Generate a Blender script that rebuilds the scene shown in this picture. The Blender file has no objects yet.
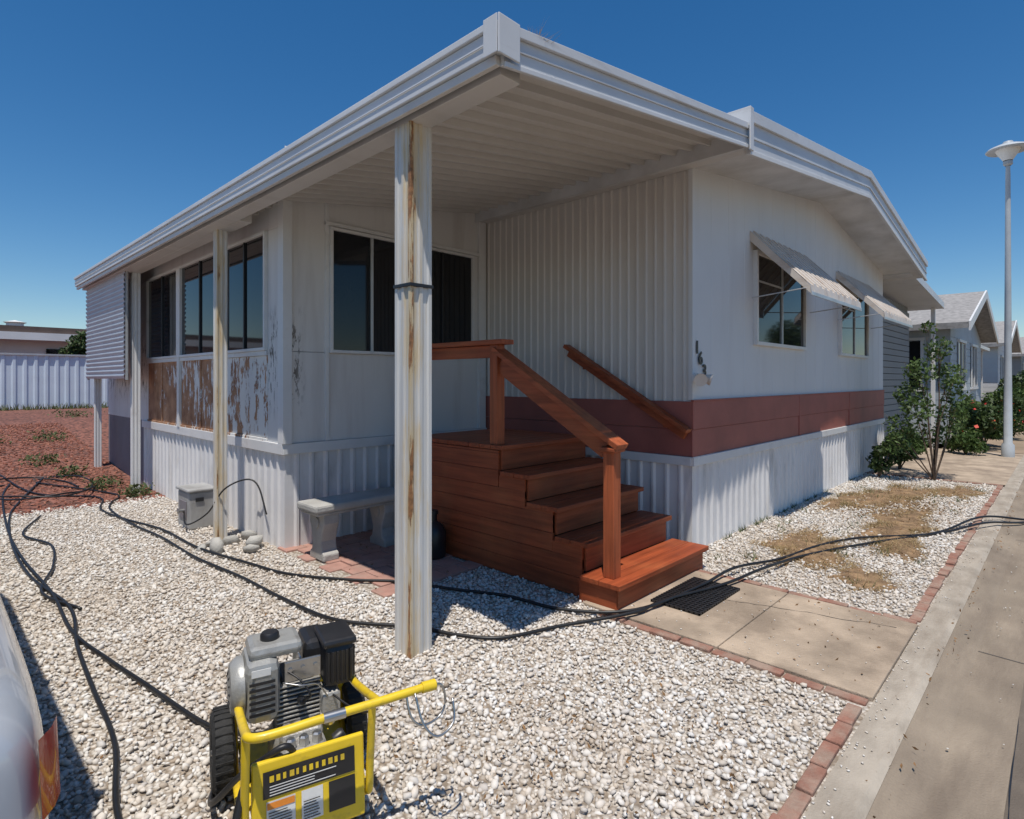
import bpy, bmesh, math, random
import numpy as np
from mathutils import Vector, Matrix
random.seed(4); rng=np.random.default_rng(7)
S=bpy.context.scene
S.view_settings.view_transform='Standard'; S.view_settings.look='None'; S.view_settings.exposure=0
# ---------------------------------------------------------------- materials
def mk(name):
    m=bpy.data.materials.new(name); m.use_nodes=True
    nt=m.node_tree; b=nt.nodes['Principled BSDF']; return m,nt,b
def N(nt,t,**k):
    n=nt.nodes.new(t)
    for a,v in k.items():
        setattr(n,a,v)
    return n
def ramp(nt,src,p0,p1,c0=(0,0,0,1),c1=(1,1,1,1)):
    r=N(nt,'ShaderNodeValToRGB'); e=r.color_ramp.elements
    e[0].position=p0; e[1].position=p1; e[0].color=c0; e[1].color=c1
    nt.links.new(src,r.inputs[0]); return r.outputs[0]
def noise(nt,vec,scale,detail=4,rough=.55,stretch=None):
    if stretch:
        mp=N(nt,'ShaderNodeMapping'); mp.inputs['Scale'].default_value=stretch
        nt.links.new(vec,mp.inputs[0]); vec=mp.outputs[0]
    n=N(nt,'ShaderNodeTexNoise'); n.inputs['Scale'].default_value=scale
    n.inputs['Detail'].default_value=detail; n.inputs['Roughness'].default_value=rough
    nt.links.new(vec,n.inputs['Vector']); return n.outputs[0]
def mix(nt,f,a,b):
    m=N(nt,'ShaderNodeMix',data_type='RGBA')
    if isinstance(f,(int,float)): m.inputs[0].default_value=f
    else: nt.links.new(f,m.inputs[0])
    for i,c in ((6,a),(7,b)):
        if isinstance(c,tuple): m.inputs[i].default_value=(c+(1,))[:4]
        else: nt.links.new(c,m.inputs[i])
    return m.outputs[2]
def mul(nt,a,b,op='MULTIPLY'):
    m=N(nt,'ShaderNodeMath',operation=op)
    for i,c in ((0,a),(1,b)):
        if isinstance(c,(int,float)): m.inputs[i].default_value=c
        else: nt.links.new(c,m.inputs[i])
    return m.outputs[0]
def mat(name,col,rough=.6,var=.12,scale=3,dirt=None,dirtamt=.6,streak=(7,7,.5),dlo=.5,dhi=.72,bump=0,bscale=60,metal=0,coat=0):
    m,nt,b=mk(name); tc=N(nt,'ShaderNodeTexCoord').outputs['Object']
    c0=tuple(c*(1-var) for c in col); c1=tuple(min(1,c*(1+var)) for c in col)
    n1=noise(nt,tc,scale); c=mix(nt,ramp(nt,n1,.3,.7),c0,c1)
    if dirt:
        n2=noise(nt,tc,1.0,6,.65,streak); f=ramp(nt,n2,dlo,dhi)
        c=mix(nt,mul(nt,f,dirtamt),c,dirt)
    nt.links.new(c,b.inputs['Base Color'])
    b.inputs['Roughness'].default_value=rough; b.inputs['Metallic'].default_value=metal
    if coat: b.inputs['Coat Weight'].default_value=coat
    if bump:
        bp=N(nt,'ShaderNodeBump'); bp.inputs['Strength'].default_value=bump; bp.inputs['Distance'].default_value=.01
        nt.links.new(noise(nt,tc,bscale,5),bp.inputs['Height']); nt.links.new(bp.outputs[0],b.inputs['Normal'])
    return m
M={}
M['white']=mat('white_siding',(.62,.59,.55),.5,.03,1.2,(.36,.31,.26),.28,(6,6,.35),.52,.8,.1,12)
M['wall']=mat('house_wall_paint',(.66,.665,.665),.6,.03,1.2,(.46,.44,.42),.25,(3,3,.4),.52,.8,.12,9)
M['skirt']=mat('skirting',(.72,.71,.70),.5,.05,2,(.34,.30,.25),.5,(5,5,1.2),.52,.75,.1,15)
M['skirtgrey']=mat('grey_skirting',(.20,.18,.19),.7,.1,2)
M['trim']=mat('white_trim',(.68,.68,.67),.45,.05,3,(.30,.26,.22),.4,(3,3,3),.55,.74)
M['gutter']=mat('gutter_metal',(.60,.61,.62),.4,.06,2,(.32,.28,.24),.45,(1.2,1.2,9),.55,.76)
M['soffit']=mat('soffit_metal',(.58,.56,.53),.45,.05,1.2,(.36,.32,.28),.35,(1.2,4,2),.52,.8)
M['band']=mat('red_band',(.34,.105,.08),.6,.12,2.5,(.18,.07,.055),.4,(2,2,2),.48,.75,.2,40)
M['glass']=mat('window_glass',(.010,.012,.015),.04,.3,2)
M['alu']=mat('aluminium',(.50,.51,.52),.35,.08,6,(.35,.33,.3),.4,(4,4,4),.5,.7,metal=.4)
M['roof']=mat('roof_coating',(.62,.62,.62),.7,.1,3,(.3,.28,.25),.5,(1,1,1),.45,.7)
M['awn']=mat('awning_metal',(.62,.56,.50),.5,.06,4,(.35,.22,.13),.6,(6,2,6),.5,.72)
M['awn2']=mat('shade_panel_metal',(.42,.47,.54),.4,.05,2)
M['black']=mat('black_rubber',(.012,.012,.013),.45,.3,10)
M['blackp']=mat('black_plastic',(.018,.018,.02),.4,.3,8)
M['yellow']=mat('yellow_paint',(.74,.52,.02),.38,.08,8,(.22,.15,.06),.5,(14,14,14),.52,.70,coat=.2)
M['silver']=mat('cast_aluminium',(.46,.45,.42),.45,.15,14,(.10,.085,.07),.7,(14,14,14),.48,.70,bump=.3,bscale=120,metal=.5)
M['shroud']=mat('grey_shroud_paint',(.36,.36,.34),.4,.1,12,(.12,.10,.08),.6,(12,12,12),.5,.7,bump=.15,bscale=90,metal=.3)
M['steel']=mat('steel',(.45,.45,.44),.3,.1,20,metal=.9)
M['label_w']=mat('label_white',(.7,.7,.68),.5,.05,30)
M['label_o']=mat('label_orange',(.75,.25,.03),.5,.05,30)
M['red']=mat('red_plastic',(.50,.012,.012),.25,.1,5,coat=.5)
M['conc']=mat('path_concrete',(.41,.325,.24),.9,.25,2.6,(.19,.145,.105),.75,(2.2,2.2,2.2),.40,.64,.6,70)
M['curb']=mat('curb_concrete',(.37,.325,.265),.9,.2,3,(.20,.16,.12),.65,(2,6,2),.42,.66,.5,80)
M['gut']=mat('road_gutter_concrete',(.265,.215,.16),.9,.22,1.6,(.14,.108,.08),.7,(.8,4,2),.42,.68,.7,90)
M['asph']=mat('asphalt',(.15,.122,.095),.9,.25,3,(.09,.073,.057),.6,(.6,3,2),.42,.7,.7,120)
M['brick']=mat('brick_red',(.26,.125,.088),.9,.25,11,(.34,.27,.21),.7,(5,5,5),.43,.62,.6,60)
M['paver']=mat('paver_pink',(.38,.21,.165),.85,.18,7,(.34,.28,.23),.5,(4,4,4),.5,.7,.4,60)
M['bench']=mat('bench_concrete',(.42,.41,.38),.9,.15,8,(.15,.14,.12),.6,(4,4,4),.45,.7,.6,50)
M['boxgrey']=mat('grey_box_metal',(.36,.36,.35),.55,.1,4,(.16,.14,.12),.5,(4,4,2),.48,.7)
M['soil']=mat('dirt_ground',(.27,.20,.14),.95,.25,1.2,(.17,.14,.08),.5,(.4,.4,.4),.45,.6,.6,30)
M['dirtpatch']=mat('dry_dirt',(.29,.185,.10),.95,.3,9,(.12,.075,.04),.8,(7,7,7),.40,.60,1.0,40)
M['fence']=mat('fence_metal',(.58,.67,.76),.5,.05,2)
M['nwall']=mat('neighbour_wall',(.66,.66,.65),.7,.06,1)
M['nblue']=mat('neighbour_lap_siding',(.42,.47,.50),.65,.06,2,(.3,.33,.35),.3,(3,3,1))
M['nwall2']=mat('neighbour_wall_grey',(.24,.25,.25),.7,.06,1)
M['nroof']=mat('neighbour_shingles',(.27,.26,.25),.85,.25,9)
M['broof']=mat('brown_flat_roof',(.12,.085,.07),.85,.2,2)
M['bark']=mat('bark',(.12,.08,.055),.9,.3,20,bump=.6)
M['carpaint']=mat('car_paint',(.44,.47,.51),.3,.02,3,coat=1)
M['tyre']=mat('tyre_rubber',(.02,.02,.02),.8,.3,30,bump=.4)
M['post_lamp']=mat('lamp_post_metal',(.42,.45,.47),.5,.1,4)
M['brown_debris']=mat('leaf_litter',(.22,.12,.05),.9,.4,30)
def wood(name,col,ax):
    m,nt,b=mk(name); tc=N(nt,'ShaderNodeTexCoord').outputs['Object']
    st={'x':(1.2,22,22),'y':(22,1.2,22),'z':(22,22,1.2)}[ax]
    g=noise(nt,tc,1.3,6,.6,st); w=noise(nt,tc,3.0,3)
    c=mix(nt,ramp(nt,g,.32,.68),tuple(k*.62 for k in col),tuple(k*1.25 for k in col))
    c=mix(nt,mul(nt,ramp(nt,w,.45,.75),.35),c,(.46,.16,.06))
    c=mix(nt,mul(nt,ramp(nt,noise(nt,tc,2.1,5),.5,.75),.32),c,(.12,.035,.02))
    nt.links.new(c,b.inputs['Base Color']); b.inputs['Roughness'].default_value=.5
    b.inputs['Specular IOR Level'].default_value=.3
    bp=N(nt,'ShaderNodeBump'); bp.inputs['Strength'].default_value=.3; bp.inputs['Distance'].default_value=.006
    nt.links.new(g,bp.inputs['Height']); nt.links.new(bp.outputs[0],b.inputs['Normal']); return m
M['wx']=wood('stained_wood_x',(.31,.068,.024),'x'); M['wy']=wood('stained_wood_y',(.31,.07,.025),'y'); M['wz']=wood('stained_wood_z',(.38,.095,.036),'z'); M['wr']=wood('stained_wood_rail',(.38,.095,.036),'y')
def rustpanel():
    m,nt,b=mk('peeling_rust_panel'); tc=N(nt,'ShaderNodeTexCoord').outputs['Object']
    r=mix(nt,ramp(nt,noise(nt,tc,5,6),.3,.7),(.22,.10,.05),(.52,.29,.16))
    n=noise(nt,tc,1,9,.74,(8,8,3.0))
    sep=N(nt,'ShaderNodeSeparateXYZ'); nt.links.new(tc,sep.inputs[0])
    g=N(nt,'ShaderNodeMapRange'); g.inputs[1].default_value=5.6; g.inputs[2].default_value=9.5; g.inputs[3].default_value=.07; g.inputs[4].default_value=-.09
    nt.links.new(sep.outputs[1],g.inputs[0])
    f=ramp(nt,mul(nt,n,g.outputs[0],'ADD'),.50,.52)
    c=mix(nt,f,r,(.72,.71,.68)); nt.links.new(c,b.inputs['Base Color']); b.inputs['Roughness'].default_value=.8
    bp=N(nt,'ShaderNodeBump'); bp.inputs['Strength'].default_value=.6; bp.inputs['Distance'].default_value=.01
    nt.links.new(f,bp.inputs['Height']); nt.links.new(bp.outputs[0],b.inputs['Normal']); return m
M['rust']=rustpanel()
def corner_mat():
    m,nt,b=mk('flaking_corner_paint'); tc=N(nt,'ShaderNodeTexCoord').outputs['Object']
    f=ramp(nt,noise(nt,tc,1,9,.78,(22,22,5)),.54,.57)
    sep=N(nt,'ShaderNodeSeparateXYZ'); nt.links.new(tc,sep.inputs[0])
    def mr(o,a,c):
        z=N(nt,'ShaderNodeMapRange'); z.inputs[1].default_value=a; z.inputs[2].default_value=c; nt.links.new(sep.outputs[o],z.inputs[0]); return z.outputs[0]
    f=mul(nt,mul(nt,mul(nt,f,mr(2,1.2,1.5)),mr(2,2.35,2.0)),mr(0,2.66,2.54))
    base=mix(nt,mul(nt,ramp(nt,noise(nt,tc,1,6,.6,(5,5,.5)),.5,.8),.6),(.67,.66,.64),(.46,.43,.40))
    c=mix(nt,f,base,(.10,.085,.07)); nt.links.new(c,b.inputs['Base Color']); b.inputs['Roughness'].default_value=.6; return m
M['corner']=corner_mat()
def colmat(cx,cy,off):
    m,nt,b=mk('rust_streaked_column_paint'); tc=N(nt,'ShaderNodeTexCoord').outputs['Object']
    sep=N(nt,'ShaderNodeSeparateXYZ'); nt.links.new(tc,sep.inputs[0])
    dx=N(nt,'ShaderNodeMath',operation='ABSOLUTE'); nt.links.new(mul(nt,sep.outputs[0],cx,'SUBTRACT'),dx.inputs[0])
    dy=N(nt,'ShaderNodeMath',operation='ABSOLUTE'); nt.links.new(mul(nt,sep.outputs[1],cy,'SUBTRACT'),dy.inputs[0])
    d=mul(nt,dx.outputs[0],dy.outputs[0],'ADD')
    mr=N(nt,'ShaderNodeMapRange'); mr.inputs[1].default_value=.0; mr.inputs[2].default_value=.10; mr.inputs[3].default_value=.24+off; mr.inputs[4].default_value=-.11
    nt.links.new(d,mr.inputs[0])
    s=mul(nt,mul(nt,noise(nt,tc,1,9,.72,(45,45,2.6)),mr.outputs[0],'ADD'),mul(nt,noise(nt,tc,1,4,.6,(3,3,1.7)),.6),'ADD')
    f=ramp(nt,s,.99,1.05); halo=ramp(nt,s,.70,.95)
    base=mix(nt,ramp(nt,noise(nt,tc,1,5,.6,(14,14,.8)),.4,.8),(.64,.64,.62),(.48,.45,.41))
    c=mix(nt,mul(nt,halo,.75),base,(.60,.44,.20))
    c=mix(nt,f,c,mix(nt,ramp(nt,noise(nt,tc,25),.35,.65),(.16,.08,.035),(.42,.20,.08)))
    nt.links.new(c,b.inputs['Base Color']); b.inputs['Roughness'].default_value=.55; return m
def gravel_ground(name,colA,colB,gap,scale):
    m,nt,b=mk(name); tc=N(nt,'ShaderNodeTexCoord').outputs['Object']
    v=N(nt,'ShaderNodeTexVoronoi'); v.inputs['Scale'].default_value=scale; nt.links.new(tc,v.inputs[0])
    sep=N(nt,'ShaderNodeSeparateColor'); nt.links.new(v.outputs['Color'],sep.inputs[0])
    c=mix(nt,sep.outputs[0],colA,colB)
    c=mix(nt,ramp(nt,v.outputs['Distance'],.35,.75),c,gap)
    c=mix(nt,mul(nt,ramp(nt,noise(nt,tc,1.1,5),.5,.75),.4),c,gap)
    nt.links.new(c,b.inputs['Base Color']); b.inputs['Roughness'].default_value=.9
    bp=N(nt,'ShaderNodeBump'); bp.inputs['Strength'].default_value=1; bp.inputs['Distance'].default_value=.015; bp.invert=True
    nt.links.new(v.outputs['Distance'],bp.inputs['Height']); nt.links.new(bp.outputs[0],b.inputs['Normal']); return m
M['gbase']=gravel_ground('gravel_bed',(.44,.39,.33),(.58,.54,.48),(.25,.20,.15),42)
M['mulch']=gravel_ground('red_mulch',(.20,.075,.05),(.30,.125,.085),(.07,.03,.02),16)
def island(name,cols,rough=.8,big=None,transl=0):
    m,nt,b=mk(name); g=N(nt,'ShaderNodeNewGeometry'); tc=N(nt,'ShaderNodeTexCoord').outputs['Object']
    r=N(nt,'ShaderNodeValToRGB'); e=r.color_ramp.elements
    while len(e)<len(cols): e.new(.5)
    for i,c in enumerate(cols): e[i].position=i/(len(cols)-1); e[i].color=c+(1,)
    nt.links.new(g.outputs['Random Per Island'],r.inputs[0]); c=r.outputs[0]
    if big: c=mix(nt,mul(nt,ramp(nt,noise(nt,tc,big[0],5),.42,.72),big[1]),c,big[2])
    nt.links.new(c,b.inputs['Base Color']); b.inputs['Roughness'].default_value=rough
    if transl:
        t=N(nt,'ShaderNodeBsdfTranslucent'); nt.links.new(c,t.inputs[0]); ms=N(nt,'ShaderNodeMixShader'); ms.inputs[0].default_value=transl
        nt.links.new(b.outputs[0],ms.inputs[1]); nt.links.new(t.outputs[0],ms.inputs[2]); nt.links.new(ms.outputs[0],nt.nodes['Material Output'].inputs[0])
    return m
M['stones']=island('white_marble_chips',[(.36,.29,.22),(.58,.55,.50),(.70,.68,.64),(.62,.56,.49),(.75,.74,.71),(.46,.43,.40),(.66,.62,.56),(.54,.47,.39)],.8,(1.1,.42,(.46,.36,.25)))
M['chips']=island('mulch_chips',[(.12,.04,.025),(.24,.08,.05),(.33,.14,.09),(.20,.07,.05)],.9)
M['leaf']=island('green_leaves',[(.035,.07,.015),(.07,.12,.03),(.10,.16,.04),(.05,.09,.02)],.6,None,.25)
M['leafd']=island('dark_leaves',[(.02,.045,.012),(.05,.085,.02),(.08,.12,.035)],.6,None,.2)
M['grass']=island('weed_blades',[(.05,.08,.025),(.09,.12,.04),(.14,.15,.06)],.7,None,.3)
M['dry']=island('dry_grass_blades',[(.30,.21,.10),(.42,.31,.15),(.22,.14,.07),(.48,.37,.21)],.8,None,.15)
M['flower']=island('red_flowers',[(.55,.02,.02),(.7,.05,.03),(.6,.1,.02)],.6,None,.2)
# ---------------------------------------------------------------- mesh helpers
def link(o,parent=None):
    S.collection.objects.link(o)
    if parent: o.parent=parent
    return o
def empty(name,loc=(0,0,0),rot=(0,0,0)):
    e=bpy.data.objects.new(name,None); e.location=loc; e.rotation_euler=rot; e.empty_display_size=.2; return link(e)
def meshobj(name,verts,faces,m,parent=None,smooth=False,recalc=True,bevel=0):
    me=bpy.data.meshes.new(name); me.from_pydata([tuple(v) for v in verts],[],[tuple(f) for f in faces])
    if recalc:
        bm=bmesh.new(); bm.from_mesh(me); bmesh.ops.recalc_face_normals(bm,faces=bm.faces); bm.to_mesh(me); bm.free()
    if smooth: me.polygons.foreach_set('use_smooth',[True]*len(me.polygons))
    me.materials.append(M[m] if isinstance(m,str) else m)
    o=link(bpy.data.objects.new(name,me),parent)
    if bevel:
        b=o.modifiers.new('b','BEVEL'); b.width=bevel; b.segments=2; b.limit_method='ANGLE'
    return o
BF=[(0,1,2,3),(4,7,6,5),(0,4,5,1),(1,5,6,2),(2,6,7,3),(3,7,4,0)]
def box(name,lo,hi,m,parent=None,bevel=.004):
    x0,y0,z0=lo; x1,y1,z1=hi
    v=[(x0,y0,z0),(x1,y0,z0),(x1,y1,z0),(x0,y1,z0),(x0,y0,z1),(x1,y0,z1),(x1,y1,z1),(x0,y1,z1)]
    return meshobj(name,v,BF,m,parent,bevel=bevel)
def boxes(name,lst,m,parent=None,bevel=.003):
    V=[];F=[]
    for lo,hi in lst:
        x0,y0,z0=lo; x1,y1,z1=hi; k=len(V)
        V+=[(x0,y0,z0),(x1,y0,z0),(x1,y1,z0),(x0,y1,z0),(x0,y0,z1),(x1,y0,z1),(x1,y1,z1),(x0,y1,z1)]
        F+=[tuple(i+k for i in f) for f in BF]
    return meshobj(name,V,F,m,parent,bevel=bevel)
def prism(name,poly,axis,a,b,m,parent=None,bevel=.003):
    def p(q,t):
        return {'y':(q[0],t,q[1]),'x':(t,q[0],q[1]),'z':(q[0],q[1],t)}[axis]
    n=len(poly); V=[p(q,a) for q in poly]+[p(q,b) for q in poly]
    F=[tuple(range(n)),tuple(range(2*n-1,n-1,-1))]+[(i,(i+1)%n,n+(i+1)%n,n+i) for i in range(n)]
    return meshobj(name,V,F,m,parent,bevel=bevel)
def beam(name,a,b,w,h,m,parent=None,bevel=.004):
    a=Vector(a);b=Vector(b);d=(b-a).normalized(); s=d.cross(Vector((0,0,1)))
    if s.length<1e-3: s=Vector((1,0,0))
    s.normalize(); u=s.cross(d); V=[]
    for p in (a,b):
        for i,j in ((-1,-1),(1,-1),(1,1),(-1,1)): V.append(p+s*(w/2*i)+u*(h/2*j))
    return meshobj(name,V,[(0,1,2,3),(4,7,6,5),(0,4,5,1),(1,5,6,2),(2,6,7,3),(3,7,4,0)],m,parent,bevel=bevel)
def spline(pts,k=8):
    P=[Vector(p) for p in pts]; P=[P[0]*2-P[1]]+P+[P[-1]*2-P[-2]]; out=[]
    for i in range(1,len(P)-2):
        for j in range(k):
            t=j/k; a,b,c,d=P[i-1:i+3]
            out.append(.5*((2*b)+(c-a)*t+(2*a-5*b+4*c-d)*t*t+(3*b-a-3*c+d)*t**3))
    out.append(P[-2]); return out
def tube(name,pts,r,m,parent=None,seg=10,k=8,r1=None,sm=True):
    P=spline(pts,k) if k>1 else [Vector(p) for p in pts]
    V=[];F=[];up=Vector((.13,.21,1)).normalized()
    for i,p in enumerate(P):
        d=(P[min(i+1,len(P)-1)]-P[max(i-1,0)]).normalized()
        s=d.cross(up)
        if s.length<.05: s=d.cross(Vector((1,0,0)))
        s.normalize(); u=s.cross(d); rr=r if r1 is None else r+(r1-r)*i/(len(P)-1)
        for j in range(seg):
            t=2*math.pi*j/seg; V.append(p+s*rr*math.cos(t)+u*rr*math.sin(t))
    for i in range(len(P)-1):
        for j in range(seg):
            F.append((i*seg+j,i*seg+(j+1)%seg,(i+1)*seg+(j+1)%seg,(i+1)*seg+j))
    F.append(tuple(range(seg))); F.append(tuple((len(P)-1)*seg+j for j in range(seg)))
    return meshobj(name,V,F,m,parent,smooth=sm)
def lathe(name,prof,c,axis,m,parent=None,seg=32,smooth=True):
    ax=Vector(axis).normalized(); s=ax.cross(Vector((.3,.5,.81)) if abs(ax.z)<.9 else Vector((1,0,0))).normalized(); u=ax.cross(s); c=Vector(c)
    V=[];F=[]
    for r,z in prof:
        for j in range(seg):
            t=2*math.pi*j/seg; V.append(c+ax*z+(s*math.cos(t)+u*math.sin(t))*max(r,1e-4))
    n=len(prof)
    for i in range(n-1):
        for j in range(seg): F.append((i*seg+j,i*seg+(j+1)%seg,(i+1)*seg+(j+1)%seg,(i+1)*seg+j))
    o=meshobj(name,V,F,m,parent,smooth=smooth)
    if smooth:
        e=o.modifiers.new('e','EDGE_SPLIT'); e.split_angle=math.radians(40)
    return o
def ribbed(name,o,du,dn,L,z0,zt,pitch,depth,m,parent=None,fl=.55,sl=.1):
    s=0;pr=[]
    while s<L:
        for f,d in ((0,0),(fl,0),(fl+sl,depth),(1-sl,depth)):
            q=s+f*pitch
            if q<=L: pr.append((q,d))
        s+=pitch
    pr.append((L,0)); V=[];F=[]
    z0f=z0 if callable(z0) else (lambda s:z0)
    ztf=zt if callable(zt) else (lambda s:zt)
    for q,d in pr:
        x=o[0]+du[0]*q+dn[0]*d; y=o[1]+du[1]*q+dn[1]*d
        V+=[(x,y,z0f(q)),(x,y,ztf(q))]
    for i in range(len(pr)-1): F.append((2*i,2*i+2,2*i+3,2*i+1))
    return meshobj(name,V,F,m,parent)
def obox(name,o,du,dn,s0,s1,n0,n1,z0,z1,m,parent=None,bevel=.003):
    V=[]
    for z in (z0,z1):
        for s,n in ((s0,n0),(s1,n0),(s1,n1),(s0,n1)):
            V.append((o[0]+du[0]*s+dn[0]*n,o[1]+du[1]*s+dn[1]*n,z))
    return meshobj(name,V,BF,m,parent,bevel=bevel)
def sheet(name,x0,x1,y0,y1,z,m,parent=None,nx=1,ny=1,zf=None):
    V=[];F=[]
    for j in range(ny+1):
        for i in range(nx+1):
            x=x0+(x1-x0)*i/nx;y=y0+(y1-y0)*j/ny; V.append((x,y,zf(x,y) if zf else z))
    for j in range(ny):
        for i in range(nx):
            k=j*(nx+1)+i; F.append((k,k+1,k+nx+2,k+nx+1))
    return meshobj(name,V,F,m,parent,recalc=False)
def npmesh(name,V,F,m,parent=None):
    me=bpy.data.meshes.new(name); nv=len(V); nf,k=F.shape
    me.vertices.add(nv); me.vertices.foreach_set('co',V.astype(np.float32).ravel())
    me.loops.add(nf*k); me.loops.foreach_set('vertex_index',F.astype(np.int32).ravel())
    me.polygons.add(nf); me.polygons.foreach_set('loop_start',np.arange(0,nf*k,k,dtype=np.int32)); me.polygons.foreach_set('loop_total',np.full(nf,k,dtype=np.int32))
    me.update(calc_edges=True); me.validate(); me.materials.append(M[m]); return link(bpy.data.objects.new(name,me),parent)
bm=bmesh.new(); bmesh.ops.create_icosphere(bm,subdivisions=1,radius=1)
ICV=np.array([v.co[:] for v in bm.verts]); ICF=np.array([[v.index for v in f.verts] for f in bm.faces]); bm.free()
def randrot(n):
    q=rng.normal(size=(n,4)); q/=np.linalg.norm(q,axis=1)[:,None]; w,x,y,z=q.T
    return np.stack([1-2*(y*y+z*z),2*(x*y-z*w),2*(x*z+y*w),2*(x*y+z*w),1-2*(x*x+z*z),2*(y*z-x*w),2*(x*z-y*w),2*(y*z+x*w),1-2*(x*x+y*y)],1).reshape(n,3,3)
def stones(name,P,R,m,flat=(1,.8,.6),jit=.22):
    n=len(P); k=len(ICV)
    V=ICV[None]*(1+rng.uniform(-jit,jit,(n,k,1)))*np.array(flat)*(1+rng.uniform(-.2,.2,(n,1,3)))
    V=np.einsum('nij,nkj->nki',randrot(n),V)*R[:,None,None]; V[:,:,2]*=.8; V+=P[:,None]
    F=(ICF[None]+np.arange(n)[:,None,None]*k).reshape(-1,3)
    return npmesh(name,V.reshape(-1,3),F,m)
def leaves(name,P,size,m,parent=None,asp=.5,sz=.5):
    n=len(P); q=np.array([[-1,0,0],[0,-asp,.15],[1,0,0],[0,asp,.15]])
    s=size*(1+rng.uniform(-sz,sz,(n,1,1)))
    V=np.einsum('nij,kj->nki',randrot(n),q)*s+P[:,None]
    F=(np.array([[0,1,2,3]])[None]+np.arange(n)[:,None,None]*4).reshape(-1,4)
    return npmesh(name,V.reshape(-1,3),F,m,parent)
def blobpts(blobs,n):
    w=np.array([b[3]**2.2 for b in blobs]); w/=w.sum(); out=[]
    for b,c in zip(blobs,rng.multinomial(n,w)):
        d=rng.normal(size=(c,3)); d/=np.linalg.norm(d,axis=1)[:,None]; r=b[3]*rng.uniform(.25,1.12,(c,1))**.6
        out.append(np.array(b[:3])+d*r*np.array([1,1,.85]))
    return np.concatenate(out)
def blades(name,P,h,w,m,parent=None,lean=.5):
    n=len(P); a=rng.uniform(0,2*np.pi,n); hh=h*rng.uniform(.4,1.2,n); l=rng.normal(size=(n,2))*lean*hh[:,None]
    dx=np.cos(a)*w;dy=np.sin(a)*w
    A=P+np.stack([-dx,-dy,0*dx],1);B=P+np.stack([dx,dy,0*dx],1);C=P+np.stack([l[:,0],l[:,1],hh],1)
    V=np.stack([A,B,C],1).reshape(-1,3); F=np.arange(3*n).reshape(-1,3); return npmesh(name,V,F,m,parent)
# ---------------------------------------------------------------- ground
def sst(t): t=max(0,min(1,t)); return t*t*(3-2*t)
def gh(x,y): return .62*sst((y-9)/9.)
xs=[-1500,-300,-80,-40,-20,-10,-5,0,5,10,15,20,30,50,100,400,1500]; ys=[-1500,-300,-60,-20,-7,.6,.7,5,9,10,11,12,13,14,15,16,17,18,25,40,80,300,1500]
V=[(x,y,gh(x,y)-.13) for y in ys for x in xs]; nx=len(xs)
F=[(j*nx+i,j*nx+i+1,(j+1)*nx+i+1,(j+1)*nx+i) for j in range(len(ys)-1) for i in range(nx-1)]
meshobj('ground',V,F,'soil',recalc=False)
sheet('mulch_bed',-40,22,8.9,60,0,'mulch',None,62,50,lambda x,y:gh(x,y)+.006)
sheet('gravel_yard',-40,5.0,.70,8.95,0,'gbase')
sheet('gravel_strip',5.0,11.35,.70,2.6,0,'gbase')
sheet('road',-200,400,-7.5,.2,-.062,'asph')
def strip(name,pf,m):
    V=[];F=[]
    for x in (-200,400):
        for y,z in pf: V.append((x,y,z))
    n=len(pf)
    for i in range(n-1): F.append((i,i+1,n+i+1,n+i))
    return meshobj(name,V,F,m,recalc=False)
strip('curb',[(.71,-.06),(.70,.006),(.57,.004),(.54,-.012)],'curb')
strip('road_gutter',[(.54,-.014),(.40,-.05),(.18,-.056)],'gut')
def cracks():
    V=[];F=[]
    for (x,y,dx,dy,n,z) in ((2.2,.16,.16,.0,60,-.0605),(3.6,-.1,.05,.01,30,-.0605),(4.0,2.0,.012,-.045,28,.0235)):
        k=len(V); w=.003
        for i in range(n):
            x+=dx*random.uniform(.6,1.4); y+=dy*random.uniform(.6,1.4)+random.uniform(-.012,.012)*(1 if dx>dy else .2); x+=0 if dx>abs(dy) else random.uniform(-.012,.012)
            if z>0: x=min(max(x,3.4),4.48); y=max(y,.74)
            ww=w*random.uniform(.3,1.3)
            V+=[(x-(ww if abs(dy)>dx else 0),y-(ww if dx>=abs(dy) else 0),z),(x+(ww if abs(dy)>dx else 0),y+(ww if dx>=abs(dy) else 0),z)]
        for i in range(n-1): F.append((k+2*i,k+2*i+2,k+2*i+3,k+2*i+1))
    return V,F
V,F=cracks(); meshobj('pavement_cracks',V,F,'blackp',recalc=False)
xx=(1.1,4.5,7.9,11.3,14.7)
meshobj('gutter_cross_joints',[p for a in xx for p in ((a,.18,-.0525),(a+.006,.18,-.0525),(a+.006,.40,-.046),(a,.40,-.046))],[(4*i,4*i+1,4*i+2,4*i+3) for i in range(len(xx))],'blackp')
pth=empty('entrance_path')
boxes('slabs',[((3.32,.705,-.08),(4.52,1.50,.022)),((3.32,1.506,-.08),(4.52,2.5,.022))],'conc',pth,.006)
sheet('driveway',11.5,16.6,.70,8,.008,'conc')
def bricks():
    L=[]
    def row(x0,y0,x1,y1,along,w=.065,l=.20):
        d=x0 if along=='x' else y0; e=x1 if along=='x' else y1
        while d<e:
            j=random.uniform(-.008,.008); h=random.uniform(.010,.026)
            if along=='x': L.append(((d,y0+j,-.06),(d+l-.010,y0+w+j,h)))
            else: L.append(((x0+j,d,-.06),(x0+w+j,d+l-.010,h)))
            d+=l
    row(-2,.715,3.2,0,'x'); row(4.62,.715,11.3,0,'x'); row(3.24,.72,0,2.2,'y'); row(4.53,.72,0,2.2,'y')
    row(11.37,.75,0,2.6,'y')
    return L
boxes('brick_edging',bricks(),'brick',None,.006)
L=[]
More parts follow.
